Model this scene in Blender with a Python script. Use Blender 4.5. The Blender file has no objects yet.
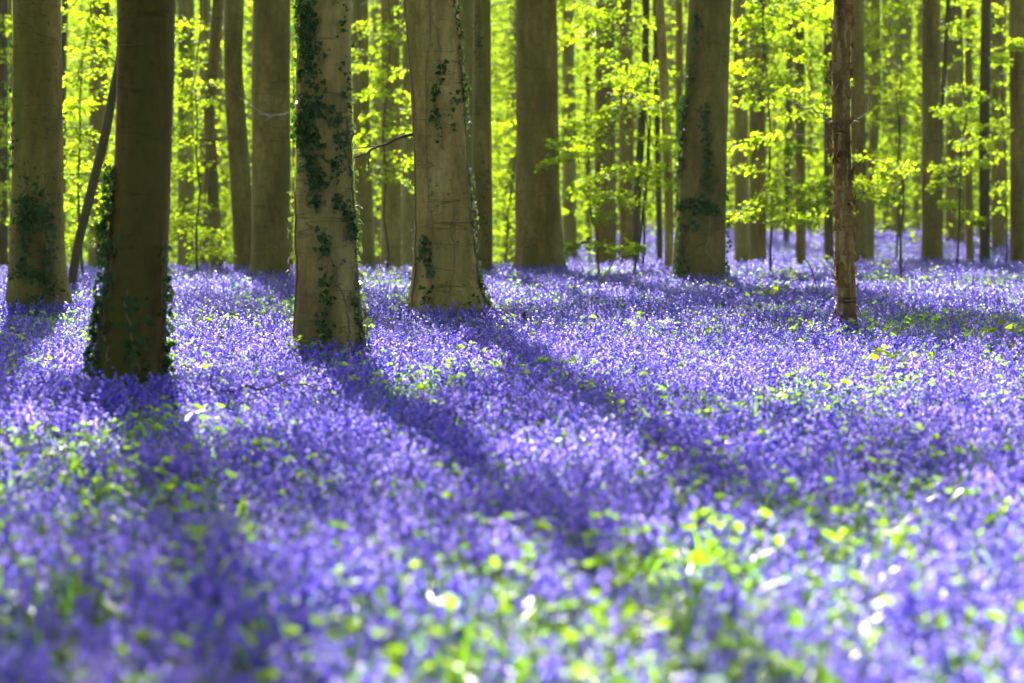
import bpy, bmesh, math, random
import numpy as np
from mathutils import Vector

C = bpy.context.scene
COL = C.collection

# ------------------------------------------------------------------ camera, world, sun, exposure
F = 2844.0                 # focal length in pixels (100 mm on a 36 mm sensor, 1024 px wide)
CAMZ = 1.55
PITCH = math.radians(2.85)
cam = bpy.data.cameras.new('camera')
cam.lens = 100; cam.sensor_width = 36; cam.clip_start = 0.1; cam.clip_end = 3000
cam.dof.use_dof = True; cam.dof.focus_distance = 27.0; cam.dof.aperture_fstop = 1.9
cam.dof.aperture_blades = 9
co = bpy.data.objects.new('camera', cam); COL.objects.link(co)
co.location = (0, 0, CAMZ); co.rotation_euler = (math.pi/2 - PITCH, 0, 0)
C.camera = co

SUN_EL, SUN_AZ = math.radians(44), math.radians(-8)      # azimuth measured from +Y, the sun stands behind the wood
SUN_STRENGTH, SKY_STRENGTH, EXPOSURE = 5.0, 0.065, 2.55
w = bpy.data.worlds.new('World'); C.world = w; w.use_nodes = True
nt = w.node_tree; bg = nt.nodes['Background']
sky = nt.nodes.new('ShaderNodeTexSky'); sky.sky_type = 'NISHITA'; sky.sun_disc = False
sky.air_density = .7; sky.dust_density = 3.0; sky.ozone_density = .6
sky.sun_elevation = SUN_EL; sky.sun_rotation = SUN_AZ
nt.links.new(sky.outputs[0], bg.inputs[0]); bg.inputs[1].default_value = SKY_STRENGTH
sd = bpy.data.lights.new('sun', 'SUN'); sd.energy = SUN_STRENGTH; sd.angle = math.radians(0.8); sd.color = (1.0, 0.95, 0.86)
so = bpy.data.objects.new('sun', sd); COL.objects.link(so)
S = Vector((math.sin(SUN_AZ)*math.cos(SUN_EL), math.cos(SUN_AZ)*math.cos(SUN_EL), math.sin(SUN_EL)))
so.rotation_euler = S.to_track_quat('Z', 'Y').to_euler(); so.location = (0, 60, 60)
C.view_settings.view_transform = 'Standard'; C.view_settings.look = 'None'
C.view_settings.exposure = EXPOSURE; C.view_settings.gamma = 1
C.render.engine = 'CYCLES'
cy = C.cycles
cy.max_bounces = 6; cy.diffuse_bounces = 4; cy.glossy_bounces = 2; cy.transmission_bounces = 4; cy.transparent_max_bounces = 4
cy.use_denoising = True; cy.caustics_reflective = False; cy.caustics_refractive = False
cy.sample_clamp_indirect = 6.0; cy.use_adaptive_sampling = True

# ------------------------------------------------------------------ helpers
def sstep(a, b, x):
    t = np.clip((x-a)/(b-a), 0, 1); return t*t*(3-2*t)

class Noise:
    """2D value noise, a few octaves, 0..1"""
    def __init__(s, seed): s.g = np.random.default_rng(seed).random((64, 64))
    def one(s, x, y):
        xi = np.floor(x).astype(int); yi = np.floor(y).astype(int); fx = x-xi; fy = y-yi
        fx = fx*fx*(3-2*fx); fy = fy*fy*(3-2*fy); g = s.g
        a = g[xi % 64, yi % 64]; b = g[(xi+1) % 64, yi % 64]; c = g[xi % 64, (yi+1) % 64]; d = g[(xi+1) % 64, (yi+1) % 64]
        return (a*(1-fx)+b*fx)*(1-fy)+(c*(1-fx)+d*fx)*fy
    def __call__(s, x, y, octv=3):
        r = 0; amp = 1; tot = 0
        for k in range(octv):
            r = r+amp*s.one(x*2**k+17.3*k, y*2**k+5.1*k); tot += amp; amp *= .5
        return r/tot
NZ = Noise(3); NG = Noise(11); NB = Noise(23)

def terrain(x, y):
    x = np.asarray(x, float); y = np.asarray(y, float)
    u = 512+F*x/np.maximum(y, 5)
    wl = 1-sstep(480, 640, u)
    yy = np.maximum(y-46, 0); soft = yy*yy/(yy+6)
    left = -0.027*np.minimum(soft, 75)
    right = -0.55*sstep(54, 66, y)*(1-sstep(70, 92, y))
    z = wl*left+(1-wl)*right
    z = z+0.10*(NZ(x*.12+9, y*.12, 2)-.5)*sstep(6, 14, y)
    return z

def ground(x, y): return float(terrain(np.array([x]), np.array([y]))[0])

def px2w(px, py, d):
    """a point the photograph shows at pixel (px, py), standing d metres in front of the camera"""
    a = (px-512)/F; b = (341.5-py)/F
    c, s = math.cos(PITCH), math.sin(PITCH)
    dy = c+b*s; dz = -s+b*c
    return np.array([a*d/dy, d, CAMZ+dz*d/dy])

def link(name, me, parent=None, mats=()):
    o = bpy.data.objects.new(name, me); COL.objects.link(o)
    if parent is not None: o.parent = parent
    for m in mats:
        if m is not None: me.materials.append(m)
    return o

def empty(name, loc, label=None, cat=None, group=None):
    o = bpy.data.objects.new(name, None); COL.objects.link(o); o.location = loc; o.empty_display_size = .2
    if label: tag(o, label, cat, group)
    return o

def tag(o, label, cat, group=None):
    o['label'] = label; o['category'] = cat
    if group: o['group'] = group

def mesh_np(name, V, faces_flat, sizes, smooth=False, mat_idx=None):
    me = bpy.data.meshes.new(name)
    V = np.asarray(V, np.float32).reshape(-1, 3); fl = np.asarray(faces_flat, np.int32).ravel(); sz = np.asarray(sizes, np.int32)
    me.vertices.add(len(V)); me.vertices.foreach_set('co', V.ravel())
    me.loops.add(len(fl)); me.loops.foreach_set('vertex_index', fl)
    me.polygons.add(len(sz)); st = np.concatenate([[0], np.cumsum(sz)[:-1]]) if len(sz) else np.zeros(0)
    me.polygons.foreach_set('loop_start', st.astype(np.int32))
    if mat_idx is not None: me.polygons.foreach_set('material_index', np.asarray(mat_idx, np.int32))
    if smooth: me.polygons.foreach_set('use_smooth', np.ones(len(sz), bool))
    me.update(calc_edges=True)
    return me

class MB:
    def __init__(s): s.V = []; s.F = []; s.S = []; s.M = []; s.n = 0
    def add(s, V, faces, sizes, m=0):
        V = np.asarray(V, float).reshape(-1, 3); faces = np.asarray(faces, int).ravel(); sizes = np.asarray(sizes, int).ravel()
        s.V.append(V); s.F.append(faces+s.n); s.S.append(sizes); s.M.append(np.full(len(sizes), m)); s.n += len(V)
    def tube(s, P, R, k=6, m=0, cap=True):
        P = np.asarray(P, float); n = len(P); R = np.broadcast_to(np.asarray(R, float), (n,))
        T = np.gradient(P, axis=0); T /= np.linalg.norm(T, axis=1)[:, None]+1e-9
        ref = np.array([0, 0, 1.]) if abs(T[0][2]) < .8 else np.array([1., 0, 0])
        A = np.cross(T, ref); A /= np.linalg.norm(A, axis=1)[:, None]+1e-9; B = np.cross(T, A)
        th = np.arange(k)*2*math.pi/k
        V = P[:, None]+R[:, None, None]*(np.cos(th)[None, :, None]*A[:, None]+np.sin(th)[None, :, None]*B[:, None])
        i, j = np.meshgrid(np.arange(n-1), np.arange(k), indexing='ij'); j2 = (j+1) % k
        q = np.stack([i*k+j, i*k+j2, (i+1)*k+j2, (i+1)*k+j], -1).reshape(-1, 4)
        s.add(V.reshape(-1, 3), q, np.full(len(q), 4), m)
        if cap and k > 2:
            s.F[-1] = np.concatenate([s.F[-1], s.n-k*n+np.arange(k)[::-1], s.n-k+np.arange(k)])
            s.S[-1] = np.concatenate([s.S[-1], [k, k]]); s.M[-1] = np.concatenate([s.M[-1], [m, m]])
    def mesh(s, name, smooth=False):
        return mesh_np(name, np.concatenate(s.V), np.concatenate(s.F), np.concatenate(s.S), smooth, np.concatenate(s.M))

LEAF = np.array([[0, 0, 0], [.28, .36, .07], [.62, .30, .06], [1, 0, -.06], [.62, -.30, .06], [.28, -.36, .07]])
IVYL = np.array([[0, 0, 0], [.05, .48, .02], [.55, .30, .05], [1, 0, -.05], [.55, -.30, .05], [.05, -.48, .02]])
def unit(a): return a/(np.linalg.norm(a, axis=-1, keepdims=True)+1e-9)
def leaves(mb, pos, dirv, nor, size, m=0, tmpl=LEAF):
    """one folded leaf of two faces at each position"""
    pos = np.asarray(pos); n = len(pos)
    if n == 0: return
    D = unit(dirv); N = unit(nor-(nor*D).sum(1)[:, None]*D); B = np.cross(N, D)
    sz = np.broadcast_to(size, (n,))[:, None, None]
    V = pos[:, None]+sz*(tmpl[None, :, 0:1]*D[:, None]+tmpl[None, :, 1:2]*B[:, None]+tmpl[None, :, 2:3]*N[:, None])
    f = np.array([[0, 3, 2, 1], [0, 5, 4, 3]])
    q = (np.arange(n)[:, None, None]*6+f[None]).reshape(-1, 4)
    mb.add(V.reshape(-1, 3), q, np.full(len(q), 4), m)

# ------------------------------------------------------------------ materials
def newmat(name):
    m = bpy.data.materials.new(name); m.use_nodes = True; t = m.node_tree; t.nodes.clear()
    return m, t, (lambda k: t.nodes.new(k)), t.links.new

def ramp(nd, stops):
    cr = nd.color_ramp
    while len(cr.elements) < len(stops): cr.elements.new(.5)
    for e, (p, c) in zip(cr.elements, stops): e.position = p; e.color = (*c, 1)

def bark(name, c1, c2, c3, crack=.6, moss=(.10, .11, .02), mossy=.5, bump=.5):
    m, t, N, L = newmat(name)
    out = N('ShaderNodeOutputMaterial'); b = N('ShaderNodeBsdfPrincipled'); L(b.outputs[0], out.inputs[0])
    b.inputs['Roughness'].default_value = .85; b.inputs['Specular IOR Level'].default_value = .2
    tc = N('ShaderNodeTexCoord'); oi = N('ShaderNodeObjectInfo')
    off = N('ShaderNodeVectorMath'); off.operation = 'ADD'
    sc = N('ShaderNodeVectorMath'); sc.operation = 'SCALE'; L(oi.outputs['Location'], sc.inputs[0]); sc.inputs['Scale'].default_value = 1.7
    L(tc.outputs['Object'], off.inputs[0]); L(sc.outputs[0], off.inputs[1])
    def noise(scale, vec, det=4, rough=.6, dist=0):
        mp = N('ShaderNodeMapping'); mp.inputs['Scale'].default_value = vec; L(off.outputs[0], mp.inputs[0])
        n = N('ShaderNodeTexNoise'); n.inputs['Scale'].default_value = scale; n.inputs['Detail'].default_value = det
        n.inputs['Roughness'].default_value = rough; n.inputs['Distortion'].default_value = dist; L(mp.outputs[0], n.inputs[0]); return n
    big = noise(2.2, (1, 1, .35), 6, .65); r = N('ShaderNodeValToRGB'); ramp(r, [(.36, c1), (.5, c2), (.66, c3)]); L(big.outputs[0], r.inputs[0])
    fine = noise(16, (1, 1, .55), 6, .7)
    mix1 = N('ShaderNodeMix'); mix1.data_type = 'RGBA'; mix1.blend_type = 'OVERLAY'; mix1.inputs[0].default_value = .75
    L(r.outputs[0], mix1.inputs[6]); L(fine.outputs[0], mix1.inputs[7])
    # moss and algae streaks run up the trunk
    ms = noise(3.0, (1.6, 1.6, .22), 4, .6); mr = N('ShaderNodeValToRGB'); ramp(mr, [(.42, (0, 0, 0)), (.68, (mossy,)*3)]); L(ms.outputs[0], mr.inputs[0])
    mix2 = N('ShaderNodeMix'); mix2.data_type = 'RGBA'; L(mr.outputs[0], mix2.inputs[0]); L(mix1.outputs[2], mix2.inputs[6]); mix2.inputs[7].default_value = (*moss, 1)
    # ring cracks, level round the trunk
    ck = noise(5.0, (.13, .13, 1.25), 2, .5, .35); cr = N('ShaderNodeValToRGB'); ramp(cr, [(.0, (0,)*3), (.484, (0,)*3), (.497, (1,)*3), (.510, (0,)*3)]); L(ck.outputs[0], cr.inputs[0])
    br = noise(2.2, (1, 1, .8), 2); brr = N('ShaderNodeValToRGB'); ramp(brr, [(.42, (.12*crack,)*3), (.56, (crack,)*3)]); L(br.outputs[0], brr.inputs[0])
    mm = N('ShaderNodeMath'); mm.operation = 'MULTIPLY'; L(cr.outputs[0], mm.inputs[0]); L(brr.outputs[0], mm.inputs[1])
    # scattered dark knots and lenticels
    vo = N('ShaderNodeTexVoronoi'); vo.inputs['Scale'].default_value = 7; mpv = N('ShaderNodeMapping'); mpv.inputs['Scale'].default_value = (1, 1, 1.5)
    L(off.outputs[0], mpv.inputs[0]); L(mpv.outputs[0], vo.inputs[0])
    vr = N('ShaderNodeValToRGB'); ramp(vr, [(.08, (.75*crack,)*3), (.17, (0,)*3)]); L(vo.outputs['Distance'], vr.inputs[0])
    mx = N('ShaderNodeMath'); mx.operation = 'MAXIMUM'; L(mm.outputs[0], mx.inputs[0]); L(vr.outputs[0], mx.inputs[1])
    mix3 = N('ShaderNodeMix'); mix3.data_type = 'RGBA'; L(mx.outputs[0], mix3.inputs[0]); L(mix2.outputs[2], mix3.inputs[6]); mix3.inputs[7].default_value = (.028, .020, .010, 1)
    sx = N('ShaderNodeSeparateXYZ'); L(tc.outputs['Object'], sx.inputs[0])
    hz = N('ShaderNodeMapRange'); hz.inputs[1].default_value = 1.15; hz.inputs[2].default_value = .15; L(sx.outputs['Z'], hz.inputs[0])
    ft = noise(2.6, (1.4, 1.4, .6), 5, .65); fm = N('ShaderNodeMath'); fm.operation = 'MULTIPLY'; L(ft.outputs[0], fm.inputs[0]); L(hz.outputs[0], fm.inputs[1])
    fr = N('ShaderNodeValToRGB'); ramp(fr, [(.22, (0,)*3), (.5, (.75,)*3)]); L(fm.outputs[0], fr.inputs[0])
    mix4 = N('ShaderNodeMix'); mix4.data_type = 'RGBA'; L(fr.outputs[0], mix4.inputs[0]); L(mix3.outputs[2], mix4.inputs[6]); mix4.inputs[7].default_value = (moss[0]*.75, moss[1]*.75, moss[2]*.7, 1)
    L(mix4.outputs[2], b.inputs['Base Color'])
    bp = N('ShaderNodeBump'); bp.inputs['Strength'].default_value = bump; bp.inputs['Distance'].default_value = .03
    ad = N('ShaderNodeMath'); ad.operation = 'SUBTRACT'; L(fine.outputs[0], ad.inputs[0]); L(mx.outputs[0], ad.inputs[1]); L(ad.outputs[0], bp.inputs['Height'])
    L(bp.outputs[0], b.inputs['Normal'])
    return m

def leafmat(name, dif, tra, dif2, tra2, rough=.4, gloss=.12, scale=1.2, tfac=.55, fine=None):
    """thin leaf or petal: diffuse on the lit side, translucent from behind, a little sheen; two tints mixed by a world-space noise"""
    m, t, N, L = newmat(name)
    out = N('ShaderNodeOutputMaterial'); geo = N('ShaderNodeNewGeometry')
    n = N('ShaderNodeTexNoise'); n.inputs['Scale'].default_value = scale; n.inputs['Detail'].default_value = 6; n.inputs['Roughness'].default_value = .75
    L(geo.outputs['Position'], n.inputs[0])
    mr = N('ShaderNodeMapRange'); mr.inputs[1].default_value = .34; mr.inputs[2].default_value = .66; L(n.outputs[0], mr.inputs[0])
    if fine:
        wn = N('ShaderNodeMath'); wn.operation = 'MULTIPLY_ADD'; L(geo.outputs['Random Per Island'], wn.inputs[0]); wn.inputs[1].default_value = fine
        wn.inputs[2].default_value = -fine/2; ad = N('ShaderNodeMath'); ad.operation = 'ADD'; ad.use_clamp = True
        L(mr.outputs[0], ad.inputs[0]); L(wn.outputs[0], ad.inputs[1]); fac = ad.outputs[0]
    else: fac = mr.outputs[0]
    def mixc(a, b):
        x = N('ShaderNodeMix'); x.data_type = 'RGBA'; x.inputs[6].default_value = (*a, 1); x.inputs[7].default_value = (*b, 1); L(fac, x.inputs[0]); return x.outputs[2]
    d = N('ShaderNodeBsdfDiffuse'); L(mixc(dif, dif2), d.inputs[0])
    tr = N('ShaderNodeBsdfTranslucent'); L(mixc(tra, tra2), tr.inputs[0])
    mx = N('ShaderNodeMixShader'); mx.inputs[0].default_value = tfac; L(d.outputs[0], mx.inputs[1]); L(tr.outputs[0], mx.inputs[2])
    g = N('ShaderNodeBsdfGlossy'); g.inputs['Roughness'].default_value = rough
    lw = N('ShaderNodeLayerWeight'); lw.inputs[0].default_value = .35
    gm = N('ShaderNodeMath'); gm.operation = 'MULTIPLY_ADD'; L(lw.outputs['Fresnel'], gm.inputs[0]); gm.inputs[1].default_value = gloss; gm.inputs[2].default_value = gloss*.25
    m2 = N('ShaderNodeMixShader'); L(gm.outputs[0], m2.inputs[0]); L(mx.outputs[0], m2.inputs[1]); L(g.outputs[0], m2.inputs[2])
    L(m2.outputs[0], out.inputs[0])
    return m

M = {}
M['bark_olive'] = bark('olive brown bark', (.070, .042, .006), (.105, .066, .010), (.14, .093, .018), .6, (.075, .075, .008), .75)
M['bark_pale'] = bark('pale beech bark', (.17, .108, .026), (.33, .22, .058), (.47, .335, .11), .6, (.17, .15, .025), .75)
M['bark_mid'] = bark('brown beech bark', (.095, .062, .010), (.175, .120, .022), (.26, .185, .045), .65, (.10, .10, .012), .8)
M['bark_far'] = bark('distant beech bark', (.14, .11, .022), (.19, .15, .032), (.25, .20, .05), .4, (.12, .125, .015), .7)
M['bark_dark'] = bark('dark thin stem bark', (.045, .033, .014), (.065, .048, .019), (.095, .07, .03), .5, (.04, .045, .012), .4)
M['bark_dead'] = bark('flaking dead bark', (.085, .036, .010), (.30, .15, .042), (.50, .30, .10), .9, (.05, .055, .012), .35, 1.0)
M['bare_wood'] = bark('bare pale wood', (.26, .16, .06), (.36, .24, .095), (.46, .32, .13), .6, (.2, .16, .06), .3, .3)
M['twig_pale'] = bark('bleached dead twig', (.30, .25, .18), (.38, .33, .25), (.45, .40, .32), .2, (.2, .2, .1), .2, .2)
M['twig_red'] = bark('red brown twig', (.10, .045, .030), (.14, .06, .04), (.18, .09, .06), .2, (.08, .06, .02), .2, .2)
M['ivy'] = leafmat('ivy leaf', (.006, .040, .004), (.03, .10, .006), (.018, .080, .010), (.07, .19, .012), .25, .07, 6, .3, 1.2)
M['ivy_young'] = leafmat('young ivy leaf', (.06, .10, .012), (.12, .18, .02), (.09, .13, .02), (.18, .25, .03), .35, .25, 6, .35, .8)
M['ivy_stem'] = bark('ivy stem', (.20, .13, .05), (.26, .17, .07), (.32, .22, .10), .2, (.10, .10, .02), .4, .3)
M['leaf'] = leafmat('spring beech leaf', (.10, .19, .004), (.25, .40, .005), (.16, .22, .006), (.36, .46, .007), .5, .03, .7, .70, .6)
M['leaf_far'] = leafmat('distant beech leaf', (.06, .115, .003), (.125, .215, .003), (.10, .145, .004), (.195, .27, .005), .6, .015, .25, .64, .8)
M['canopy'] = leafmat('canopy leaf', (.10, .19, .012), (.30, .46, .03), (.12, .2, .015), (.36, .5, .04), .5, .05, .5, .5)
M['petal'] = leafmat('bluebell petal', (.045, .017, .70), (.19, .105, .95), (.11, .048, .78), (.58, .42, .99), .55, .22, .9, .5, 1.0)  # natural tint variety, with pale sunlit patches also put into the colour
M['flower_stem'] = leafmat('flower stem', (.06, .12, .02), (.10, .18, .03), (.08, .10, .05), (.12, .2, .05), .4, .15, 3, .3)
M['blade'] = leafmat('strap leaf', (.04, .15, .006), (.15, .40, .008), (.08, .20, .008), (.26, .48, .012), .36, .14, 1.5, .55, .9)
M['herb'] = leafmat('lime herb leaf', (.06, .18, .006), (.20, .46, .008), (.12, .23, .008), (.36, .54, .012), .4, .10, 1.3, .6, .9)

m, t, N, L = newmat('woodland soil')
out = N('ShaderNodeOutputMaterial'); b = N('ShaderNodeBsdfPrincipled'); L(b.outputs[0], out.inputs[0]); b.inputs['Roughness'].default_value = .9
geo = N('ShaderNodeNewGeometry'); n1 = N('ShaderNodeTexNoise'); n1.inputs['Scale'].default_value = 2.5; n1.inputs['Detail'].default_value = 8; L(geo.outputs['Position'], n1.inputs[0])
r = N('ShaderNodeValToRGB'); ramp(r, [(.32, (.022, .045, .012)), (.5, (.045, .075, .018)), (.7, (.085, .062, .030))]); L(n1.outputs[0], r.inputs[0]); L(r.outputs[0], b.inputs[0])
n2 = N('ShaderNodeTexNoise'); n2.inputs['Scale'].default_value = 30; n2.inputs['Detail'].default_value = 5; L(geo.outputs['Position'], n2.inputs[0])
bp = N('ShaderNodeBump'); bp.inputs['Strength'].default_value = .8; bp.inputs['Distance'].default_value = .05; L(n2.outputs[0], bp.inputs['Height']); L(bp.outputs[0], b.inputs['Normal'])
M['soil'] = m

# ------------------------------------------------------------------ ground
xs = np.concatenate([[-900, -400, -200, -100, -60], np.linspace(-40, 40, 121), [60, 100, 200, 400, 900]])
ys = np.concatenate([[-300, -80, -20], np.linspace(-5, 125, 196), [140, 170, 220, 350, 600, 1200]])
X, Y = np.meshgrid(xs, ys, indexing='ij'); Z = terrain(X, Y)
V = np.stack([X, Y, Z], -1).reshape(-1, 3); ny = len(ys)
i, j = np.meshgrid(np.arange(len(xs)-1), np.arange(ny-1), indexing='ij')
q = np.stack([i*ny+j, (i+1)*ny+j, (i+1)*ny+j+1, i*ny+j+1], -1).reshape(-1, 4)
g = link('ground', mesh_np('ground', V, q, np.full(len(q), 4), True), mats=[M['soil']]); g['kind'] = 'structure'

# ------------------------------------------------------------------ trees
class Trunk:
    """trunk surface from what the photograph shows: (pixel row, centre column, width) bottom to top, at distance d"""
    def __init__(s, d, ctrl, top=20, lobes=0., seed=0):
        rs = np.random.default_rng(seed); s.rs = rs; s.d = d
        P = [px2w(c, y, d) for y, c, _ in ctrl]; R = [wd/2/F*d for _, _, wd in ctrl]
        s.base = np.array([P[0][0], d, 0.]); s.base[2] = ground(P[0][0], d)
        zz = [p[2] for p in P]; xx = [p[0] for p in P]
        z0 = s.base[2]
        if zz[0] > z0+.05:      # the foot hidden by flowers
            fl = min(1.25, 1+.35*(zz[0]-z0)) if len(ctrl) > 3 else 1.06
            k = (xx[1]-xx[0])/(zz[1]-zz[0]) if len(ctrl) < 4 else 0
            zz.insert(0, z0); xx.insert(0, xx[0]-k*(zz[1]-z0)); R.insert(0, R[0]*fl)
        zz.insert(0, z0-.25); xx.insert(0, xx[0]); R.insert(0, R[0]*1.06)
        s.base[0] = xx[1]
        slope = (xx[-1]-xx[-2])/(zz[-1]-zz[-2]); H = max(top, zz[-1]+2)
        xx.append(xx[-1]+slope*(H-zz[-1])*.6); R.append(R[-1]*.4); zz.append(H)
        s.zz, s.xx, s.R, s.H = np.array(zz), np.array(xx), np.array(R), H
        s.lobes = lobes; s.ph = rs.random(6)*6.28; s.yoff = rs.normal(0, .02, 6)
    def sm(s, z, vals):
        z = np.asarray(z, float); w_ = .12
        return sum(np.interp(z+k*w_, s.zz, vals) for k in (-1, -.5, 0, .5, 1))/5
    def centre(s, z):
        z = np.asarray(z, float); x = s.sm(z, s.xx); h = z-s.base[2]
        y = s.d+s.yoff[0]*np.sin(h*.7+s.ph[0])*np.clip(h, 0, 2)
        return np.stack([x+0*z, y+0*z, z], -1)
    def radius(s, z, th):
        h = np.clip(np.asarray(z)-s.base[2], -.3, None); r = s.sm(z, s.R)
        k = 1+s.lobes*np.exp(-np.clip(h, 0, None)/.55)*(.55*np.cos(3*th+s.ph[1])+.45*np.cos(5*th+s.ph[2]))
        k = k+.018*np.cos(2*th+s.ph[3]+h*.6)+.014*np.sin(3*th+h*1.7+s.ph[4])+.008*np.sin(5*th-h*4.1+s.ph[5])+.008*np.sin(h*6.3+s.ph[2])
        return r*k
    def surf(s, z, th, off=0.):
        z = np.asarray(z, float); th = np.asarray(th, float); r = s.radius(z, th)+off
        n = np.stack([np.cos(th), np.sin(th), 0*th], -1)
        return s.centre(z)+r[..., None]*n, n
    def mesh(s, name, sides=24, fine=.12, zfine=7):
        z1 = min(zfine, s.H); z = np.concatenate([np.arange(s.zz[0], z1, fine), np.linspace(z1, s.H, 14)])
        th = np.arange(sides)*2*math.pi/sides
        Zg, Tg = np.meshgrid(z, th, indexing='ij'); P, _ = s.surf(Zg, Tg); n = len(z)
        i, j = np.meshgrid(np.arange(n-1), np.arange(sides), indexing='ij'); j2 = (j+1) % sides
        q = np.stack([i*sides+j, i*sides+j2, (i+1)*sides+j2, (i+1)*sides+j], -1).reshape(-1, 4)
        V = P.reshape(-1, 3)-s.base
        fl = np.concatenate([q.ravel(), (n-1)*sides+np.arange(sides)]); sz = np.concatenate([np.full(len(q), 4), [sides]])
        return mesh_np(name, V, fl, sz, True)

def crown_mesh(seed, n=1440, R=3.6, z0=-4, z1=7, leaf=.24):
    """a high crown of leaf sprays on limbs, uneven and full of gaps"""
    rs = np.random.default_rng(seed); mb = MB(); pos = []
    nl = 16
    for k in range(nl):
        a = rs.random()*6.28; e = rs.uniform(.1, 1.0); ln = R*rs.uniform(.6, 1.15); zb = rs.uniform(z0, z1-2.5)
        dv = np.array([math.cos(a)*math.cos(e), math.sin(a)*math.cos(e), math.sin(e)*.8])
        tt = np.linspace(0, 1, 6)[:, None]; P = np.array([0, 0, zb])+tt*dv*ln+rs.normal(0, .12, (6, 3))*tt
        mb.tube(P, np.linspace(.07, .015, 6), 5, 1)
        nb = 3
        for q_ in range(nb):
            c = P[rs.integers(2, 6)]+rs.normal(0, .5, 3); cnt = n//nl//nb
            pos.append(c+rs.normal(0, 1, (cnt, 3))*np.array([.40, .40, .16]))
    pos = np.concatenate(pos); k = len(pos)
    leaves(mb, pos, rs.normal(0, 1, (k, 3))*np.array([1, 1, .3]), np.array([0, 0, 1.])+rs.normal(0, .5, (k, 3)), rs.uniform(.7, 1.2, k)*leaf, 0)
    return mb.mesh('crown')
CROWNS = [crown_mesh(100+k) for k in range(4)]+[crown_mesh(110+k, 3600) for k in range(2)]
for me in CROWNS: me.materials.append(M['canopy']); me.materials.append(M['bark_mid'])
RT = random.Random(5)

def on_trunk(tk, pts, n):
    """heights and angles on the trunk along a line seen in the photograph"""
    P = np.array([px2w(x, y, tk.d) for x, y in pts]); u = np.linspace(0, len(P)-1, n)
    X_ = np.interp(u, np.arange(len(P)), P[:, 0]); Z_ = np.interp(u, np.arange(len(P)), P[:, 2])
    q_ = (X_-tk.sm(Z_, tk.xx))/tk.sm(Z_, tk.R); return Z_, -np.arccos(np.clip(q_, -.96, .96))

def add_ivy(tree, tk, strands, mat, name='ivy', seed=1, size=.04):
    """strands: (points along the strand, half-width in metres, leaves per metre, number of stems)"""
    rs = np.random.default_rng(seed); mb = MB(); stems = []
    for pts, hw, dens, ns in strands:
        zs, ths = on_trunk(tk, pts, 60); rr = float(tk.sm(zs.mean(), tk.R)); ln = np.abs(np.diff(zs)).sum()+np.abs(np.diff(ths)).sum()*rr
        n = int(ln*dens*1.25)
        if n:
            u = rs.random(n); clump = NB(u*ln*3.2+seed*3.1, u*0+hw*40+len(pts), 2); u = u[clump > rs.uniform(.2, .62, n)]; n = len(u)
            i_ = u*59; z = np.interp(i_, np.arange(60), zs)+rs.normal(0, hw*.5, n); th = np.interp(i_, np.arange(60), ths)+rs.normal(0, 1, n)*hw/rr
            P, Nn = tk.surf(z, th, rs.uniform(.006, .06, n))
            dv = np.stack([-np.sin(th)*rs.normal(0, .7, n), np.cos(th)*rs.normal(0, .7, n), -np.abs(rs.normal(.7, .5, n))], -1)+Nn*.35
            leaves(mb, P-tk.base, dv, Nn+rs.normal(0, .55, (n, 3)), rs.uniform(.45, 1.5, n)*size, 0, IVYL)
        for _ in range(ns):
            k = 60; j_ = np.cumsum(rs.normal(0, .010, k)); j_ -= np.linspace(0, 1, k)*j_[-1]*.5
            Ps, _ = tk.surf(zs, ths+(j_+rs.normal(0, hw*.6))/rr, .004); sb = MB(); sb.tube(Ps-tk.base, rs.uniform(.006, .010)*np.linspace(.7, 1.1, k), 5); stems.append(sb)
    if not mb.n: mb.add(np.zeros((0, 3)), [], [])
    o = link(name, mb.mesh(name), tree, [mat])
    for sb in stems: link('stem', sb.mesh('stem', True), o, [M['ivy_stem']])
    return o

TRUNKS = []
def tree(name, label, d, ctrl, mat, group=None, lobes=.0, seed=0, sides=24, crown=True, top=20, cat='tree', fine=.12, at=None):
    tk = Trunk(d, ctrl, top, lobes, seed); e = empty(name, tuple(tk.base), label, cat, group)
    link('trunk', tk.mesh('trunk', sides, fine), e, [mat])
    if crown:
        r = RT.random(); c = link('crown', CROWNS[int(r*4) % 4], e); zc = tk.H-5.5; p = tk.centre(np.array([zc]))[0]
        c.location = (p[0]-tk.base[0], p[1]-tk.base[1], zc-tk.base[2]); c.rotation_euler = (0, 0, RT.uniform(0, 6.28)); k = RT.uniform(.85, 1.15); c.scale = (k, k, 1)
        if at: c.location = (at[0]-tk.base[0], at[1]-tk.base[1], at[2]-tk.base[2]); c.data = CROWNS[at[3]]; c.scale = (at[4], at[4], 1)  # unseen crown shifted and sized to throw shade on chosen ground
    TRUNKS.append((tk.base[0], tk.base[1], float(tk.R[1])))
    return e, tk

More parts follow.
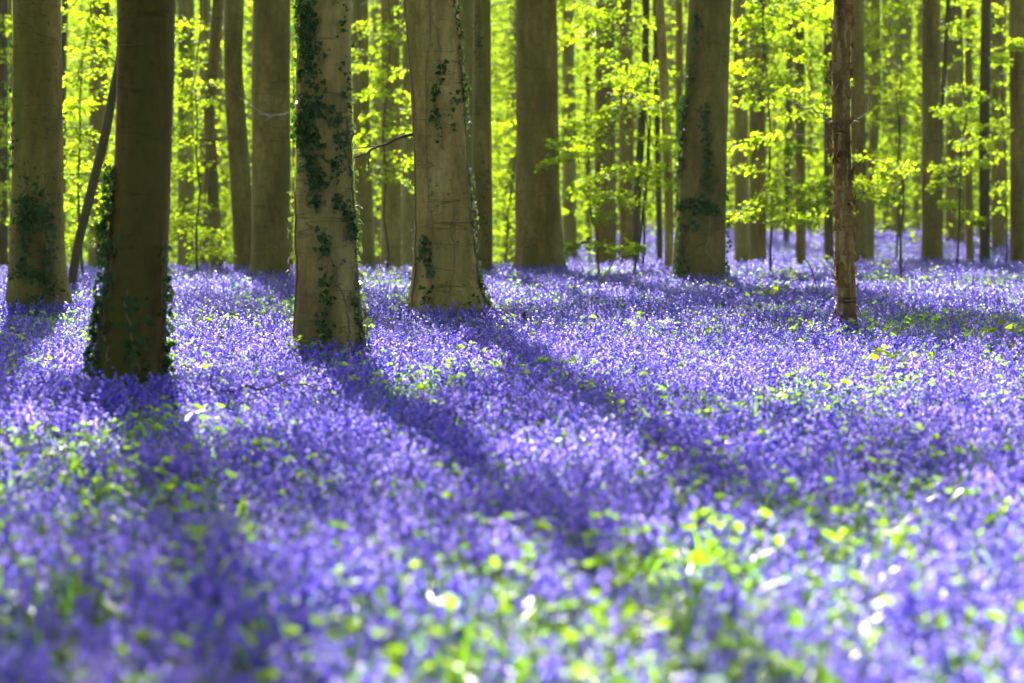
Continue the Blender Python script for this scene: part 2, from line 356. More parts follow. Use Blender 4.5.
def branch(parent, tk, pts, r0, r1, mat, name='branch', d=None, twigs=0, seed=0):
    """a dead branch through pixels of the photograph at the trunk's distance (third number: metres nearer or farther)"""
    P = np.array([px2w(p[0], p[1], (d or tk.d)+(p[2] if len(p) > 2 else 0)) for p in pts])
    n = 14; u = np.linspace(0, len(P)-1, n); Q = np.stack([np.interp(u, np.arange(len(P)), P[:, k]) for k in range(3)], -1)
    rs = np.random.default_rng(seed); Q[1:] += rs.normal(0, .012, (n-1, 3))
    mb = MB(); mb.tube(Q-tk.base, np.linspace(r0, r1, n), 6)
    for k in range(twigs):
        i0 = rs.integers(3, n-1); dv = Q[i0]-Q[i0-1]; dv = unit(dv)+rs.normal(0, .6, 3); ln = rs.uniform(.15, .4)
        T = Q[i0]+np.linspace(0, 1, 4)[:, None]*dv*ln+np.cumsum(rs.normal(0, .012, (4, 3)), 0)*np.array([[0], [1], [1], [1]])
        mb.tube(T-tk.base, np.linspace(r1*1.1, r1*.5, 4), 4)
    return link(name, mb.mesh(name, True), parent, [mat])

PI = math.pi
# --- the near beeches with ivy
e, tk = tree('beech_tree', 'broad pale beech trunk with ivy tufts low down at the far left edge', 33,
             [(306, 37.5, 66), (285, 37, 60), (250, 37, 54), (180, 37.5, 51), (0, 36.5, 48)], M['bark_mid'], 'ivy-grown beeches', .18, 1, 32, at=(-5.1, 30.2, 14.5, 4, .85))
add_ivy(e, tk, [([(16, 40), (14, 100), (17, 170)], .03, 45, 0), ([(29, 160), (31, 200), (32, 225), (27, 275)], .07, 260, 1), ([(46, 175), (50, 230), (51, 292)], .05, 120, 1),
                ([(16, 285), (36, 268), (62, 292)], .10, 130, 0), ([(30, 296), (52, 299)], .08, 160, 0)], M['ivy'], seed=1, size=.05)
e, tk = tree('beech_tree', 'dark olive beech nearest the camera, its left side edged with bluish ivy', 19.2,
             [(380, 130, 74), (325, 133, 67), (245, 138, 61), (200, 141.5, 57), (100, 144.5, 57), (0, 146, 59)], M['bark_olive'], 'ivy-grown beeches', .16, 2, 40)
add_ivy(e, tk, [([(114, 165), (107, 240), (101, 300), (95, 374)], .035, 300, 2), ([(116, 235), (110, 300), (104, 360)], .04, 170, 1), ([(137, 288), (140, 340), (138, 378)], .05, 95, 1),
                ([(165, 240), (165, 340), (168, 372)], .02, 130, 1)], M['ivy'], seed=2)
e, tk = tree('beech_tree', 'pale beech with a thick dark ivy column up its left side', 23.7,
             [(352, 330, 75), (309, 327, 66), (245, 325.5, 60), (180, 325, 57), (0, 324.5, 52)], M['bark_pale'], 'ivy-grown beeches', .16, 3, 40, at=(-3.6, 24.6, 14.5, 1, .75))
add_ivy(e, tk, [([(306, 0), (307, 60), (307, 125), (310, 150)], .05, 560, 2), ([(309, 140), (316, 175), (321, 206)], .035, 190, 2), ([(311, 0), (314, 60), (318, 120)], .04, 160, 0), ([(336, 108), (341, 150), (337, 178)], .028, 150, 1),
                ([(324, 140), (327, 200)], .03, 60, 1), ([(338, 192), (350, 218), (352, 236)], .04, 190, 0), ([(326, 226), (329, 290), (324, 338)], .03, 110, 1), ([(343, 0), (346, 60), (347, 110)], .03, 50, 0)], M['ivy'], seed=3)
add_ivy(e, tk, [([(349, 118), (352, 200), (358, 280), (366, 347)], .016, 150, 2), ([(354, 290), (362, 345)], .04, 140, 1), ([(327, 230), (338, 275), (352, 320), (352, 350)], .01, 0, 1), ([(338, 275), (348, 258)], .01, 0, 1), ([(297, 190), (296, 300), (294, 345)], .01, 30, 1)], M['ivy_young'], name='young_ivy', seed=4)
e, tk = tree('beech_tree', 'pale beech with a flared foot and thin ivy strings, in the middle of the flowers', 31.7,
             [(312, 451, 96), (297, 447, 76), (270, 445, 65), (200, 443, 56), (100, 438, 53.5), (0, 430.5, 54)], M['bark_pale'], 'ivy-grown beeches', .22, 5, 40)
add_ivy(e, tk, [([(429, 0), (436, 40), (442, 66), (435, 100), (440, 150)], .022, 75, 1), ([(453, 0), (462, 60), (466, 100)], .03, 60, 1), ([(427, 235), (432, 270), (428, 302)], .03, 110, 1), ([(424, 245), (421, 262)], .03, 70, 0),
                ([(456, 90), (450, 140)], .05, 40, 0), ([(470, 295), (482, 314)], .09, 260, 0)], M['ivy'], seed=5, size=.05)
add_ivy(e, tk, [([(459, 45), (465, 120), (471, 200), (478, 260), (490, 311)], .016, 170, 2), ([(403, 0), (413, 100), (416, 180), (411, 270), (408, 312)], .01, 14, 1), ([(433, 0), (430, 150), (437, 230), (443, 302)], .01, 6, 1), ([(455, 200), (448, 250), (446, 300)], .01, 4, 1)], M['ivy_young'], name='young_ivy', seed=6)
branch(e, tk, [(414, 134), (394, 140, -.3), (375, 149, -.5), (355, 158, -.8)], .022, .008, M['bark_dark'], twigs=2, seed=1)
e, tk = tree('beech_tree', 'smooth brown beech without ivy, standing between the pale ivied beech and lime leaves', 50.8,
             [(272, 539.5, 53), (250, 539, 49), (200, 538, 45.5), (100, 537, 42.5), (0, 536.5, 41)], M['bark_mid'], 'beeches', .16, 7, 32, at=(.3, 50, 14.5, 4, 1.1))
branch(e, tk, [(560, 143), (572, 154, -.2), (588, 168, -.4)], .02, .008, M['bark_dark'], seed=2)
branch(e, tk, [(518, 108, -.5), (535, 109, -.6), (556, 107, -.6)], .007, .003, M['twig_red'], name='dead_twig', twigs=9, seed=3)
e, tk = tree('beech_tree', 'beech with an ivy knot across its trunk, right of the middle', 44,
             [(280, 698, 56), (255, 698.5, 52), (200, 702, 46.5), (100, 706.5, 43.5), (0, 710, 42.5)], M['bark_mid'], 'ivy-grown beeches', .16, 8, 32, at=(2.8, 44.8, 14.5, 5, 1.0))
add_ivy(e, tk, [([(697, 12), (695, 52)], .04, 110, 1), ([(692, 65), (685, 110), (682, 160), (680, 200)], .05, 190, 1), ([(704, 105), (706, 160), (702, 210)], .04, 130, 1), ([(678, 206), (694, 200), (713, 212)], .07, 420, 0),
                ([(690, 205), (693, 228)], .09, 260, 0), ([(682, 215), (680, 275)], .06, 110, 1), ([(725, 190), (727, 272)], .03, 50, 0)], M['ivy'], seed=8, size=.055)
add_ivy(e, tk, [([(709, 0), (707, 70)], .01, 4, 1), ([(722, 170), (712, 202), (708, 242), (716, 272)], .01, 6, 1)], M['ivy_young'], name='young_ivy', seed=9)
e, tk = tree('dead_tree', 'thin dead tree with flaking bark and bare pale wood streaks', 29,
             [(322, 846.5, 20.5), (290, 847, 18.5), (255, 844, 19.5), (225, 844.5, 17.5), (195, 842.5, 18.5), (150, 842.5, 16.5), (120, 840.5, 18.5), (90, 841.5, 16.5), (45, 841, 18.5), (0, 843.5, 17.5)], M['bark_dead'], None, .05, 9, 28, False, 9)
rs = np.random.default_rng(77)
for (px_, y0_, y1_, w_) in [(840, 205, 330, 3.4), (838, 120, 176, 3.2), (843, 80, 118, 2.2), (838, 40, 72, 3.0), (836, 4, 40, 1.6), (846, 18, 55, 1.4), (846, 150, 196, 1.5), (850, 240, 300, 1.3), (842, 180, 204, 2.0), (836, 250, 290, 1.3)]:
    # each patch of bare wood is a thin raised sliver on the trunk
    n = 34; zz_ = np.linspace(-1, 1, n); env = np.clip(1-np.abs(zz_)**3, 0, 1)
    wl_ = env*np.clip(1+np.cumsum(rs.normal(0, .22, n))*.5+rs.normal(0, .25, n), .12, 2); wr_ = env*np.clip(1+np.cumsum(rs.normal(0, .22, n))*.5+rs.normal(0, .25, n), .12, 2)
    Zc, Tc = on_trunk(tk, [(px_, y0_), (px_+rs.normal(0, 1), (y0_+y1_)/2), (px_, y1_)], n); wd = w_/F*tk.d/tk.sm(Zc, tk.R)
    f_ = np.array([-1, -.8, -.3, .3, .8, 1.]); Tg = Tc[:, None]+np.where(f_ < 0, f_*wl_[:, None], f_*wr_[:, None])*wd[:, None]; Zg = np.repeat(Zc[:, None], 6, 1)
    off = np.tile(np.array([-.004, .005, .006, .006, .005, -.004]), (n, 1))*np.clip(env, .0, 1)[:, None]*1.; off[[0, -1]] = -.005; P, _ = tk.surf(Zg, Tg, off)
    i, j = np.meshgrid(np.arange(n-1), np.arange(5), indexing='ij'); q = np.stack([i*6+j, i*6+j+1, (i+1)*6+j+1, (i+1)*6+j], -1).reshape(-1, 4)
    link('bare_wood', mesh_np('bare_wood', P.reshape(-1, 3)-tk.base, q, np.full(len(q), 4), True), e, [M['bare_wood']])
fb = MB(); n = 260; z = rs.uniform(.1, 3.9, n)+tk.base[2]; th = rs.uniform(-PI, PI, n); P, Nn = tk.surf(z, th, rs.uniform(-.002, .012, n))
leaves(fb, P-tk.base, np.array([0, 0, 1.])*rs.choice([-1, 1], n)[:, None]+Nn*rs.uniform(.1, .7, n)[:, None], Nn+rs.normal(0, .25, (n, 3)), rs.uniform(.03, .12, n), 0, IVYL)
tm = [c for c in e.children if c.name.startswith('trunk')][0].data
bm_ = bmesh.new(); bm_.from_mesh(tm); bm_.from_mesh(fb.mesh('flakes')); bm_.to_mesh(tm); bm_.free()
branch(e, tk, [(834, 125), (826, 119, -.2), (812, 108, -.3), (792, 103, -.4)], .014, .006, M['twig_pale'], name='dead_twig', twigs=1, seed=4)
branch(e, tk, [(848, 126), (858, 120, -.1), (867, 112, -.2), (870, 97, -.3)], .012, .005, M['twig_pale'], name='dead_twig', twigs=0, seed=5)
e, tk = tree('beech_tree', 'slim straight beech right of the dead tree, ringed with fine bark cracks', 56,
             [(263, 932, 22), (240, 932, 20), (100, 931, 18.5), (0, 931, 17.5)], M['bark_mid'], 'beeches', .06, 10, 24)

# --- the beeches behind: label, distance, trunk as the photograph shows it, bark
BACK = [
 ('thick brown beech just behind the left side of the ivy-column beech', 46, [(278, 270.5, 42), (240, 271, 39), (100, 271, 38), (0, 271.5, 37)], 'bark_mid'),
 ('brown beech leaning a little left with a crooked waist, left of the thick brown beech', 52, [(280, 247, 25), (220, 243, 22), (120, 236, 20), (60, 233, 18), (0, 234, 20)], 'bark_mid'),
 ('crooked thin beech bowed leftwards between two straight trunks', 56, [(280, 218, 14), (200, 213, 12), (110, 209, 11), (60, 214, 11), (0, 219, 12)], 'bark_mid'),
 ('pale distant beech seen right of the nearest dark beech', 66, [(278, 186, 17), (120, 186, 16), (0, 186, 16)], 'bark_far'),
 ('faint distant beech close beside the bowed thin beech', 80, [(278, 206, 13), (0, 205, 12)], 'bark_far'),
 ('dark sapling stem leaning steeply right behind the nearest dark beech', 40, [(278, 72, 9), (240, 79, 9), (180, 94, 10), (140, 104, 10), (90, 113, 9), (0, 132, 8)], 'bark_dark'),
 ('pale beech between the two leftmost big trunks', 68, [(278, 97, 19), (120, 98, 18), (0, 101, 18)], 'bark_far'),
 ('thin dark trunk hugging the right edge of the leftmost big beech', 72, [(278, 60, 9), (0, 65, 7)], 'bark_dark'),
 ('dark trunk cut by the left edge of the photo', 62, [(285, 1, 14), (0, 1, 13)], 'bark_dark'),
 ('pale beech tucked behind the right side of the ivy-column beech', 60, [(275, 366, 20), (100, 361, 17), (0, 360, 16)], 'bark_far'),
 ('straight grey-green beech between the two pale ivied beeches', 62, [(275, 391, 20), (200, 391, 19.5), (0, 390, 19)], 'bark_far'),
 ('narrow grey-green beech left of the flared beech, half hidden by it', 74, [(268, 409, 13), (0, 408, 12)], 'bark_far'),
 ('brown beech whose edge shows right behind the flared beech', 48, [(272, 481, 23), (220, 482, 21), (100, 482, 18), (0, 482, 17)], 'bark_mid'),
 ('pale trunk wedged between the flared beech and the brown beech behind it', 58, [(272, 466, 20), (0, 465, 19)], 'bark_far'),
 ('distant beech right beside the smooth brown beech', 84, [(243, 570, 14), (120, 569, 13), (0, 568, 12)], 'bark_far'),
 ('dark stout beech behind the lime leaves in the middle', 66, [(266, 606, 22), (200, 605, 21), (0, 605, 19)], 'bark_mid'),
 ('beech standing close right of the dark stout beech', 72, [(262, 627, 16), (0, 626, 12)], 'bark_mid'),
 ('thin dark stem slanting right among lime leaves', 54, [(268, 635, 8), (200, 637, 8), (140, 641, 8), (60, 645, 7), (0, 646, 7)], 'bark_dark'),
 ('slender pale trunk curving left as it rises, left of the ivy-knot beech', 50, [(270, 669, 9), (200, 669, 8.5), (120, 666, 9), (60, 663, 9), (0, 659, 9)], 'bark_pale'),
 ('short dark stem showing at the foot of the slender curving trunk', 64, [(268, 660, 6), (0, 655, 5)], 'bark_dark'),
 ('thin trunk along the left edge of the ivy-knot beech', 70, [(262, 680, 8), (0, 679, 7.5)], 'bark_mid'),
 ('pale beech right behind the ivy-knot beech', 76, [(262, 742, 15), (0, 740, 14)], 'bark_far'),
 ('dark beech paired with the pale beech behind the ivy-knot beech', 68, [(262, 758, 17), (0, 757, 16)], 'bark_mid'),
 ('thin beech under the bright spray left of the dead tree', 68, [(262, 801, 10), (0, 800, 9)], 'bark_mid'),
 ('very thin far stem left of the thin beech under the bright spray', 88, [(246, 786, 6), (0, 790, 6)], 'bark_dark'),
 ('dark trunk close behind the left side of the dead tree', 72, [(258, 829, 10), (0, 828, 9)], 'bark_dark'),
 ('olive beech close behind the right side of the dead tree', 60, [(265, 859, 15), (0, 857, 14)], 'bark_mid'),
 ('slightly bent beech between the dead tree and the slim straight beech', 66, [(262, 870, 9), (180, 871, 9), (100, 876, 10), (0, 875, 9)], 'bark_far'),
 ('far thin trunk left of the slim straight beech', 92, [(242, 898, 7), (0, 897, 6)], 'bark_far'),
 ('thin dark stem curving beside the slim straight beech', 58, [(262, 941, 4), (140, 940, 4), (60, 945, 4), (0, 948, 4)], 'bark_dark'),
 ('thick far beech right of the slim straight beech', 88, [(243, 955, 20), (0, 954, 16)], 'bark_mid'),
 ('narrow far trunk beside the thick far beech', 68, [(260, 970, 8), (150, 969, 7), (0, 968, 6)], 'bark_mid'),
 ('dark beech third trunk from the right edge, its foot among the flowers', 60, [(262, 985, 11), (150, 984, 11), (0, 986, 10)], 'bark_dark'),
 ('brown trunk overlapped by the dark beech near the right edge', 84, [(246, 998, 14), (0, 997, 13)], 'bark_mid'),
 ('dark trunk cut by the right edge of the photo', 58, [(262, 1018, 16), (0, 1017, 16)], 'bark_mid'),
]
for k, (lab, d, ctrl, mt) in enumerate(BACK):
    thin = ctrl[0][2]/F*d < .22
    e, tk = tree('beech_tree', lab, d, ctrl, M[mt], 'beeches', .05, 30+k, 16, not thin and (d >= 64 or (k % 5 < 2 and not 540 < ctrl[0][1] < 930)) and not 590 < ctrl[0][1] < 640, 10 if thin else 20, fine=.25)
    if k == 1: branch(e, tk, [(240, 56), (258, 64, -.3), (275, 70, -.6)], .015, .006, M['twig_pale'], name='dead_twig', twigs=4, seed=20)
    if k == 0: branch(e, tk, [(288, 112, -.4), (272, 117, -1), (258, 112, -1.4)], .012, .005, M['twig_pale'], name='dead_twig', twigs=5, seed=21)
    if k == 12: add_ivy(e, tk, [([(477, 8), (478, 60)], .05, 70, 0), ([(484, 160), (480, 260)], .06, 40, 0)], M['ivy'], seed=31)
    if k == 9: branch(e, tk, [(352, 6), (372, 2, -.4), (384, -2, -.8)], .015, .006, M['twig_pale'], name='dead_twig', twigs=3, seed=22)

# --- trees far behind, nothing tells them apart
rf = random.Random(41)
placed = []
while len(placed) < 64:
    d = rf.uniform(88, 128); px = rf.uniform(-60, 1084)
    if any(abs(px-p) < 7 for p in placed): continue
    placed.append(px); wd = rf.uniform(.14, .5)*F/d; ln = rf.gauss(0, 5)
    tree('beech_tree', 'slim hazy beech trunk far back in the wood', d, [(240, px, wd*1.1), (0, px+ln, wd)], M['bark_far'] if rf.random() < .6 else M['bark_mid'],
         'far beeches', 0, 200+len(placed), 10, False, 13, fine=.6)

# ------------------------------------------------------------------ saplings with layered spring leaves
def spray(mb, rs, root, tip, width, leaf, n, droop=.12, m=0, mw=1):
    """a flat fan of leaves along a branchlet from root to tip"""
    ax = tip-root; ln = np.linalg.norm(ax)+1e-6; axu = ax/ln; side = unit(np.cross(np.array([0, 0, 1.]), axu))
    u = np.linspace(0, 1, 7)[:, None]; P = root+u*ax+np.array([0, 0, 1.])*(.10*ln*np.sin(u*PI)); mb.tube(P, np.linspace(.008, .003, 7), 4, mw, False)
    t_ = rs.beta(1.5, 1.1, n); sgn = rs.choice([-1, 1], n); lat = sgn*width*rs.random(n)**.8*np.sin(np.clip(t_*1.1+.12, 0, 1)*PI*.92)
    pos = root+t_[:, None]*ax+lat[:, None]*side+np.array([0, 0, 1.])*(.10*ln*np.sin(t_*PI)-droop*np.abs(lat)/width*width+rs.normal(0, .045, n))[:, None]
    dv = axu*.6+side*(sgn*.8)[:, None]+np.array([0, 0, -.25])+rs.normal(0, .35, (n, 3))
    nor = np.array([0, .30, 1.])+rs.normal(0, .42, (n, 3))
    leaves(mb, pos, dv, nor, rs.uniform(.7, 1.2, n)*leaf, m)

def sapling(label, px, d, sprays, seed, leaf=.085, stem=True, name='beech_sapling', per=105, r=.025, group='beech saplings'):
    """sprays: (pixel column, row, half width in pixels) or a region ('r', x0, x1, y0, y1, count)"""
    rs = np.random.default_rng(seed); b = px2w(px, 200, d); b[2] = ground(b[0], d)
    e = empty(name, tuple(b), label, 'sapling', group)
    pts = []
    for s in sprays:
        if s[0] == 'r':
            _, x0, x1, y0, y1, n = s
            gx = (np.arange(n)+rs.random(n))/n; rs.shuffle(gx)
            gy = (np.arange(n)+rs.random(n))/n; rs.shuffle(gy)
            pts += [(x0+(x1-x0)*a, y0+(y1-y0)*c, 33) for a, c in zip(gx, gy)]
        else: pts.append(s)
    tops = [px2w(p[0], p[1], d)[2] for p in pts]; H = max(tops)+.8
    n = 10; zz = np.linspace(-.1, H-b[2], n); wob = np.cumsum(rs.normal(0, .05, (n, 2)), 0); wob[0] = 0
    st = np.stack([wob[:, 0], wob[:, 1], zz], -1)
    tb = MB(); tb.tube(st, np.linspace(r, r*.3, n), 8); link('trunk', tb.mesh('trunk', True), e, [M['bark_dark']])
    mb = MB(); joints = []
    pts.sort(key=lambda p: abs(p[0]-px)+abs(p[1]-80)*.3)
    for (x, y, hw) in pts:
        dd = d+rs.normal(0, .55); c = px2w(x, y, dd)-b; half = hw/F*d
        toward = np.array([c[0], c[1]]); ang = math.atan2(toward[1], toward[0])+rs.normal(0, .5)
        L_ = half*rs.uniform(1.3, 1.8); dv = np.array([math.cos(ang), math.sin(ang), rs.uniform(-.28, .04)])*L_
        root = c-dv*.5; tip = c+dv*.5
        zs = np.clip(root[2]-.25*np.linalg.norm(root[:2]), .2, H-b[2]-.1)
        s0 = np.array([np.interp(zs, zz, st[:, 0]), np.interp(zs, zz, st[:, 1]), zs]); best = np.linalg.norm(root-s0)
        for p_ in joints:
            if np.linalg.norm(root-p_) < best*.8: best = np.linalg.norm(root-p_); s0 = p_
        joints.append(tip*.5+root*.5+np.array([0, 0, .05]))
        u = np.linspace(0, 1, 8)[:, None]; wv_ = np.cumsum(rs.normal(0, .025, (8, 3)), 0); wv_ -= u*wv_[-1]
        mb.tube(s0+u*(root-s0)+np.array([0, 0, .10*min(best, 1.5)])*np.sin(u*PI)+wv_*np.sin(u*PI), np.linspace(.010, .006, 8), 4, 1, False)
        spray(mb, rs, root, tip, half*rs.uniform(.55, .8), leaf, int(per*rs.uniform(.75, 1.25)))
    link('crown', mb.mesh('crown'), e, [M['leaf'], M['bark_dark']])
    return e

SAP = [
 ('lime-leaved sapling behind the gap between the two leftmost big beeches', 84, 46, [('r', 62, 114, -20, 120, 16), ('r', 60, 112, 130, 250, 14)]),
 ('young sapling with sparse yellow sprays low beside the bowed thin beech', 198, 50, [('r', 178, 216, 205, 262, 7), ('r', 174, 198, 20, 190, 10)]),
 ('tall lime sapling far behind the bowed thin beech', 205, 64, [('r', 172, 256, -30, 230, 26)]),
 ('lime sapling showing in the slit left of the ivy-column beech', 293, 60, [('r', 284, 300, -20, 250, 16)]),
 ('sapling with low yellow sprays in the gap between the two pale ivied beeches', 384, 54, [('r', 356, 412, 120, 185, 7), ('r', 360, 412, -20, 120, 12)]),
 ('lime sapling in the gap left of the smooth brown beech', 503, 62, [('r', 488, 520, -20, 245, 26)]),
 ('sapling with broad bright sprays right of the smooth brown beech', 640, 51, [(585, 30, 40), (620, 22, 40), (650, 25, 34), (575, 42, 26), (608, 40, 34), (632, 45, 26), ('r', 600, 665, 60, 95, 9), (605, 55, 20), ('r', 565, 660, -25, 20, 9)]),
 ('bushy lime sapling below the broad sprays, left of the slender curving trunk', 628, 49, [('r', 566, 668, 95, 150, 10), ('r', 562, 668, 145, 205, 12), (612, 200, 22), (604, 218, 18), (635, 205, 22)]),
 ('low sapling spreading flat lime leaves over the flowers', 600, 48, [(580, 246, 18), (600, 248, 22), (622, 252, 18), (634, 248, 10)]),
 ('tall sapling with tiered sprays between the ivy-knot beech and dead tree', 772, 50, [('r', 730, 830, -25, 20, 16), (760, 22, 34), (795, 15, 34), (815, 28, 22), (745, 52, 26), (770, 80, 34), (745, 85, 24), (790, 95, 28), ('r', 735, 830, 20, 120, 18)]),
 ('sapling with long drooping bright sprays crossing behind the dead tree', 905, 47, [(895, 175, 24), (872, 182, 26), (850, 188, 26), (828, 184, 26), (805, 192, 28), (782, 205, 26), (760, 215, 24), (740, 218, 18), (885, 200, 22), (815, 208, 22), (790, 222, 20), (740, 150, 26), (765, 140, 26), (800, 150, 26), ('r', 745, 905, 160, 225, 14)]),
 ('lime sapling behind the bent beech right of the dead tree', 890, 62, [('r', 848, 922, -25, 160, 30)]),
 ('sapling leaning small sprays past the slim straight beech', 955, 52, [(952, 28, 14), (966, 24, 14), (950, 205, 14), (965, 215, 12), (978, 222, 8), (1000, 60, 14), (1015, 45, 12), ('r', 942, 985, 90, 190, 8)]),
 ('sparse sapling at the right edge behind the dark trunks', 1006, 66, [('r', 960, 1030, -20, 220, 26)]),
 ('sparse sapling at the left edge beside the leftmost big beech', 6, 60, [('r', -20, 14, -20, 240, 16)]),
 ('lime sapling half hidden behind the dark stout beech', 590, 74, [('r', 556, 690, -30, 230, 40)]),
]
for k, (lab, px, d, sp) in enumerate(SAP): sapling(lab, px, d, sp, 300+k)

# small seedlings pushing lime leaves above the flowers
def seedling(label, px, py, seed, s=1.0):
    d = 1.18*F/(py+6-200)
    rs = np.random.default_rng(seed); b = px2w(px, 200, d); b[2] = ground(b[0], d); mb = MB(); sb = MB()
    e = empty('beech_seedling', tuple(b), label, 'seedling', 'beech seedlings')
    top = px2w(px, py, d)[2]-b[2]
    for k in range(3):
        a = rs.random()*6.28; tip = np.array([math.cos(a)*.12*s, math.sin(a)*.12*s, top*rs.uniform(.85, 1.05)])
        u = np.linspace(0, 1, 6)[:, None]; P = u*tip+np.array([0, 0, .02])*np.sin(u*PI); sb.tube(P, np.linspace(.005, .002, 6), 5)
        n = 9; pos = tip+rs.normal(0, .055*s, (n, 3))*np.array([1.3, 1.3, .5]); leaves(mb, pos, rs.normal(0, 1, (n, 3))*np.array([1, 1, .3]), np.array([0, -.4, 1])+rs.normal(0, .4, (n, 3)), rs.uniform(.05, .085, n)*s)
    link('stem', sb.mesh('stem', True), e, [M['flower_stem']]); link('foliage', mb.mesh('foliage'), e, [M['leaf']])
for k, (lab, px, py, s) in enumerate([
    ('lime seedling above the flowers just left of the dead tree', 827, 258, 1.0),
    ('lime seedling with a reddish tip just right of the dead tree', 881, 262, 1.1),
    ('yellow-green seedling leaf tuft farther left of the dead tree', 793, 272, 1.1),
    ('wide lime seedling low in the flowers left of the dead tree', 779, 289, 1.3),
    ('small seedling right of the dead tree, under the tall seedling', 893, 276, .9),
    ('lone seedling in the flowers below the slim straight beech', 932, 274, .9),
    ('small lime seedling at the foot of the ivy-knot beech, to its right', 721, 284, .8),
    ('bright seedling in the dense flowers below and right of the dead tree', 890, 350, 1.0),
    ('lime seedling lowest on the right side of the flower carpet', 1003, 330, 1.2),
    ('seedling curling at the left foot of the ivy-column beech', 301, 341, .8)]): seedling(lab, px, py, 500+k, s)

# ------------------------------------------------------------------ sticks and stumps on the ground
def stick(name, label, cat, pts, d, r0, r1, mat, twigs=0, seed=0):
    P0 = px2w(*pts[0][:2], d); gz = ground(P0[0], d)
    class A: pass
    a = A(); a.base = np.array([P0[0], d, gz]); a.d = d
    e = empty(name, tuple(a.base), label, cat); o = branch(e, a, pts, r0, r1, mat, name='stem', twigs=twigs, seed=seed)
    return e
stick('fallen_branch', 'bleached broken branch sticking up out of the flowers', 'branch', [(594, 292), (604, 276), (614, 263, .1), (622, 251, .1)], 42, .022, .014, M['twig_pale'], 0, 1)
stick('dead_twig', 'arching red-brown twig left of the dead tree', 'twig', [(817, 310), (818, 290), (812, 270), (802, 254), (795, 249)], 36, .010, .005, M['twig_red'], 0, 2)
stick('dead_twig', 'thin grey twig leaning at the foot of the thick brown beech', 'twig', [(290, 300), (282, 285), (270, 278), (258, 277)], 38, .009, .004, M['twig_pale'], 1, 3)
stick('fallen_branch', 'long reddish branch lying in the flowers before the ivy-column beech', 'branch', [(200, 392), (250, 388), (300, 384, .4), (340, 382, .6)], 19, .010, .005, M['twig_red'], 2, 4)
def stump(label, px, py, h, r, seed):
    d = 1.25*F/(py-200); b = px2w(px, py, d); rs = np.random.default_rng(seed); z = ground(b[0], d)
    e = empty('broken_stump', (b[0], d, z), label, 'stump'); mb = MB(); n = 7; k = 12; th = np.arange(k)*2*PI/k
    zz = np.linspace(-.05, 1, n)*h; R = r*(1.25-.35*np.linspace(0, 1, n)**.5)
    V = np.stack([np.stack([R[i]*(1+rs.normal(0, .06, k))*np.cos(th), R[i]*np.sin(th), zz[i]+(rs.uniform(-.3, .3, k)*.22*h if i == n-1 else 0*th)], -1) for i in range(n)])
    i, j = np.meshgrid(np.arange(n-1), np.arange(k), indexing='ij'); j2 = (j+1) % k; q = np.stack([i*k+j, i*k+j2, (i+1)*k+j2, (i+1)*k+j], -1).reshape(-1, 4)
    mb.add(V.reshape(-1, 3), q, np.full(len(q), 4)); mb.add(np.concatenate([V[-1], [[0, 0, h*.8]]]), np.stack([np.arange(k), (np.arange(k)+1) % k, np.full(k, k)], -1), np.full(k, 3), 1)
    link('wood', mb.mesh('wood'), e, [M['bark_dead'], M['bare_wood']])
stump('short broken brown stump among flowers, right of the nearest dark beech', 221, 347, .40, .035, 1)
stump('small dark stump standing in the flowers below the smooth brown beech', 524, 322, .42, .022, 2)

# ------------------------------------------------------------------ flowers: prototypes are kept inside the carpet's own mesh and instanced by its nodes
def bell(mb, rs, p, ax, ln, rad, k, m=0, cheap=False):
    ax = ax/np.linalg.norm(ax); ref = np.array([0, 0, 1.]) if abs(ax[2]) < .9 else np.array([1., 0, 0]); A = np.cross(ax, ref); A /= np.linalg.norm(A); B = np.cross(ax, A)
    th = np.arange(k)*2*PI/k+rs.random()*6; ring = np.cos(th)[:, None]*A+np.sin(th)[:, None]*B
    prof = [(0, .25), (.75, 1.0)] if cheap else [(0, .35), (.35, .95), (.8, .9), (1.0, 1.5)]
    V = np.concatenate([p+ax*ln*h+ring*rad*r for h, r in prof]); n = len(prof)
    i, j = np.meshgrid(np.arange(n-1), np.arange(k), indexing='ij'); j2 = (j+1) % k
    q = np.stack([i*k+j, i*k+j2, (i+1)*k+j2, (i+1)*k+j], -1).reshape(-1, 4); mb.add(V, q, np.full(len(q), 4), m)

def bluebell(mb, rs, x, y, h, cheap=False):
    a = rs.random()*6.28; lean = rs.uniform(.02, .10); dx, dy = math.cos(a), math.sin(a)
    u = np.linspace(0, 1, 6 if not cheap else 4); arch = u**2.2*lean*1.6
    P = np.stack([x+dx*arch, y+dy*arch, h*(u-.10*u**4)], -1); P[-1, 2] -= .012
    mb.tube(P, np.linspace(.003, .0015, len(u)), 3, 1, False)
    nb = rs.integers(5, 10) if not cheap else rs.integers(4, 7)
    for k in range(nb):
        t_ = .58+.42*k/nb; p = np.array([np.interp(t_, u, P[:, q_]) for q_ in range(3)]); b_ = a+rs.normal(0, .9)
        ax = np.array([math.cos(b_), math.sin(b_), rs.uniform(-1.3, -.3)]); s = (1-.35*k/nb)
        if cheap: bell(mb, rs, p+ax*.006, ax, .026*s*1.15, .0105*s*1.15, 3, 0, True)
        else: bell(mb, rs, p+ax*.008, ax, .022*s, .0075*s, 5)

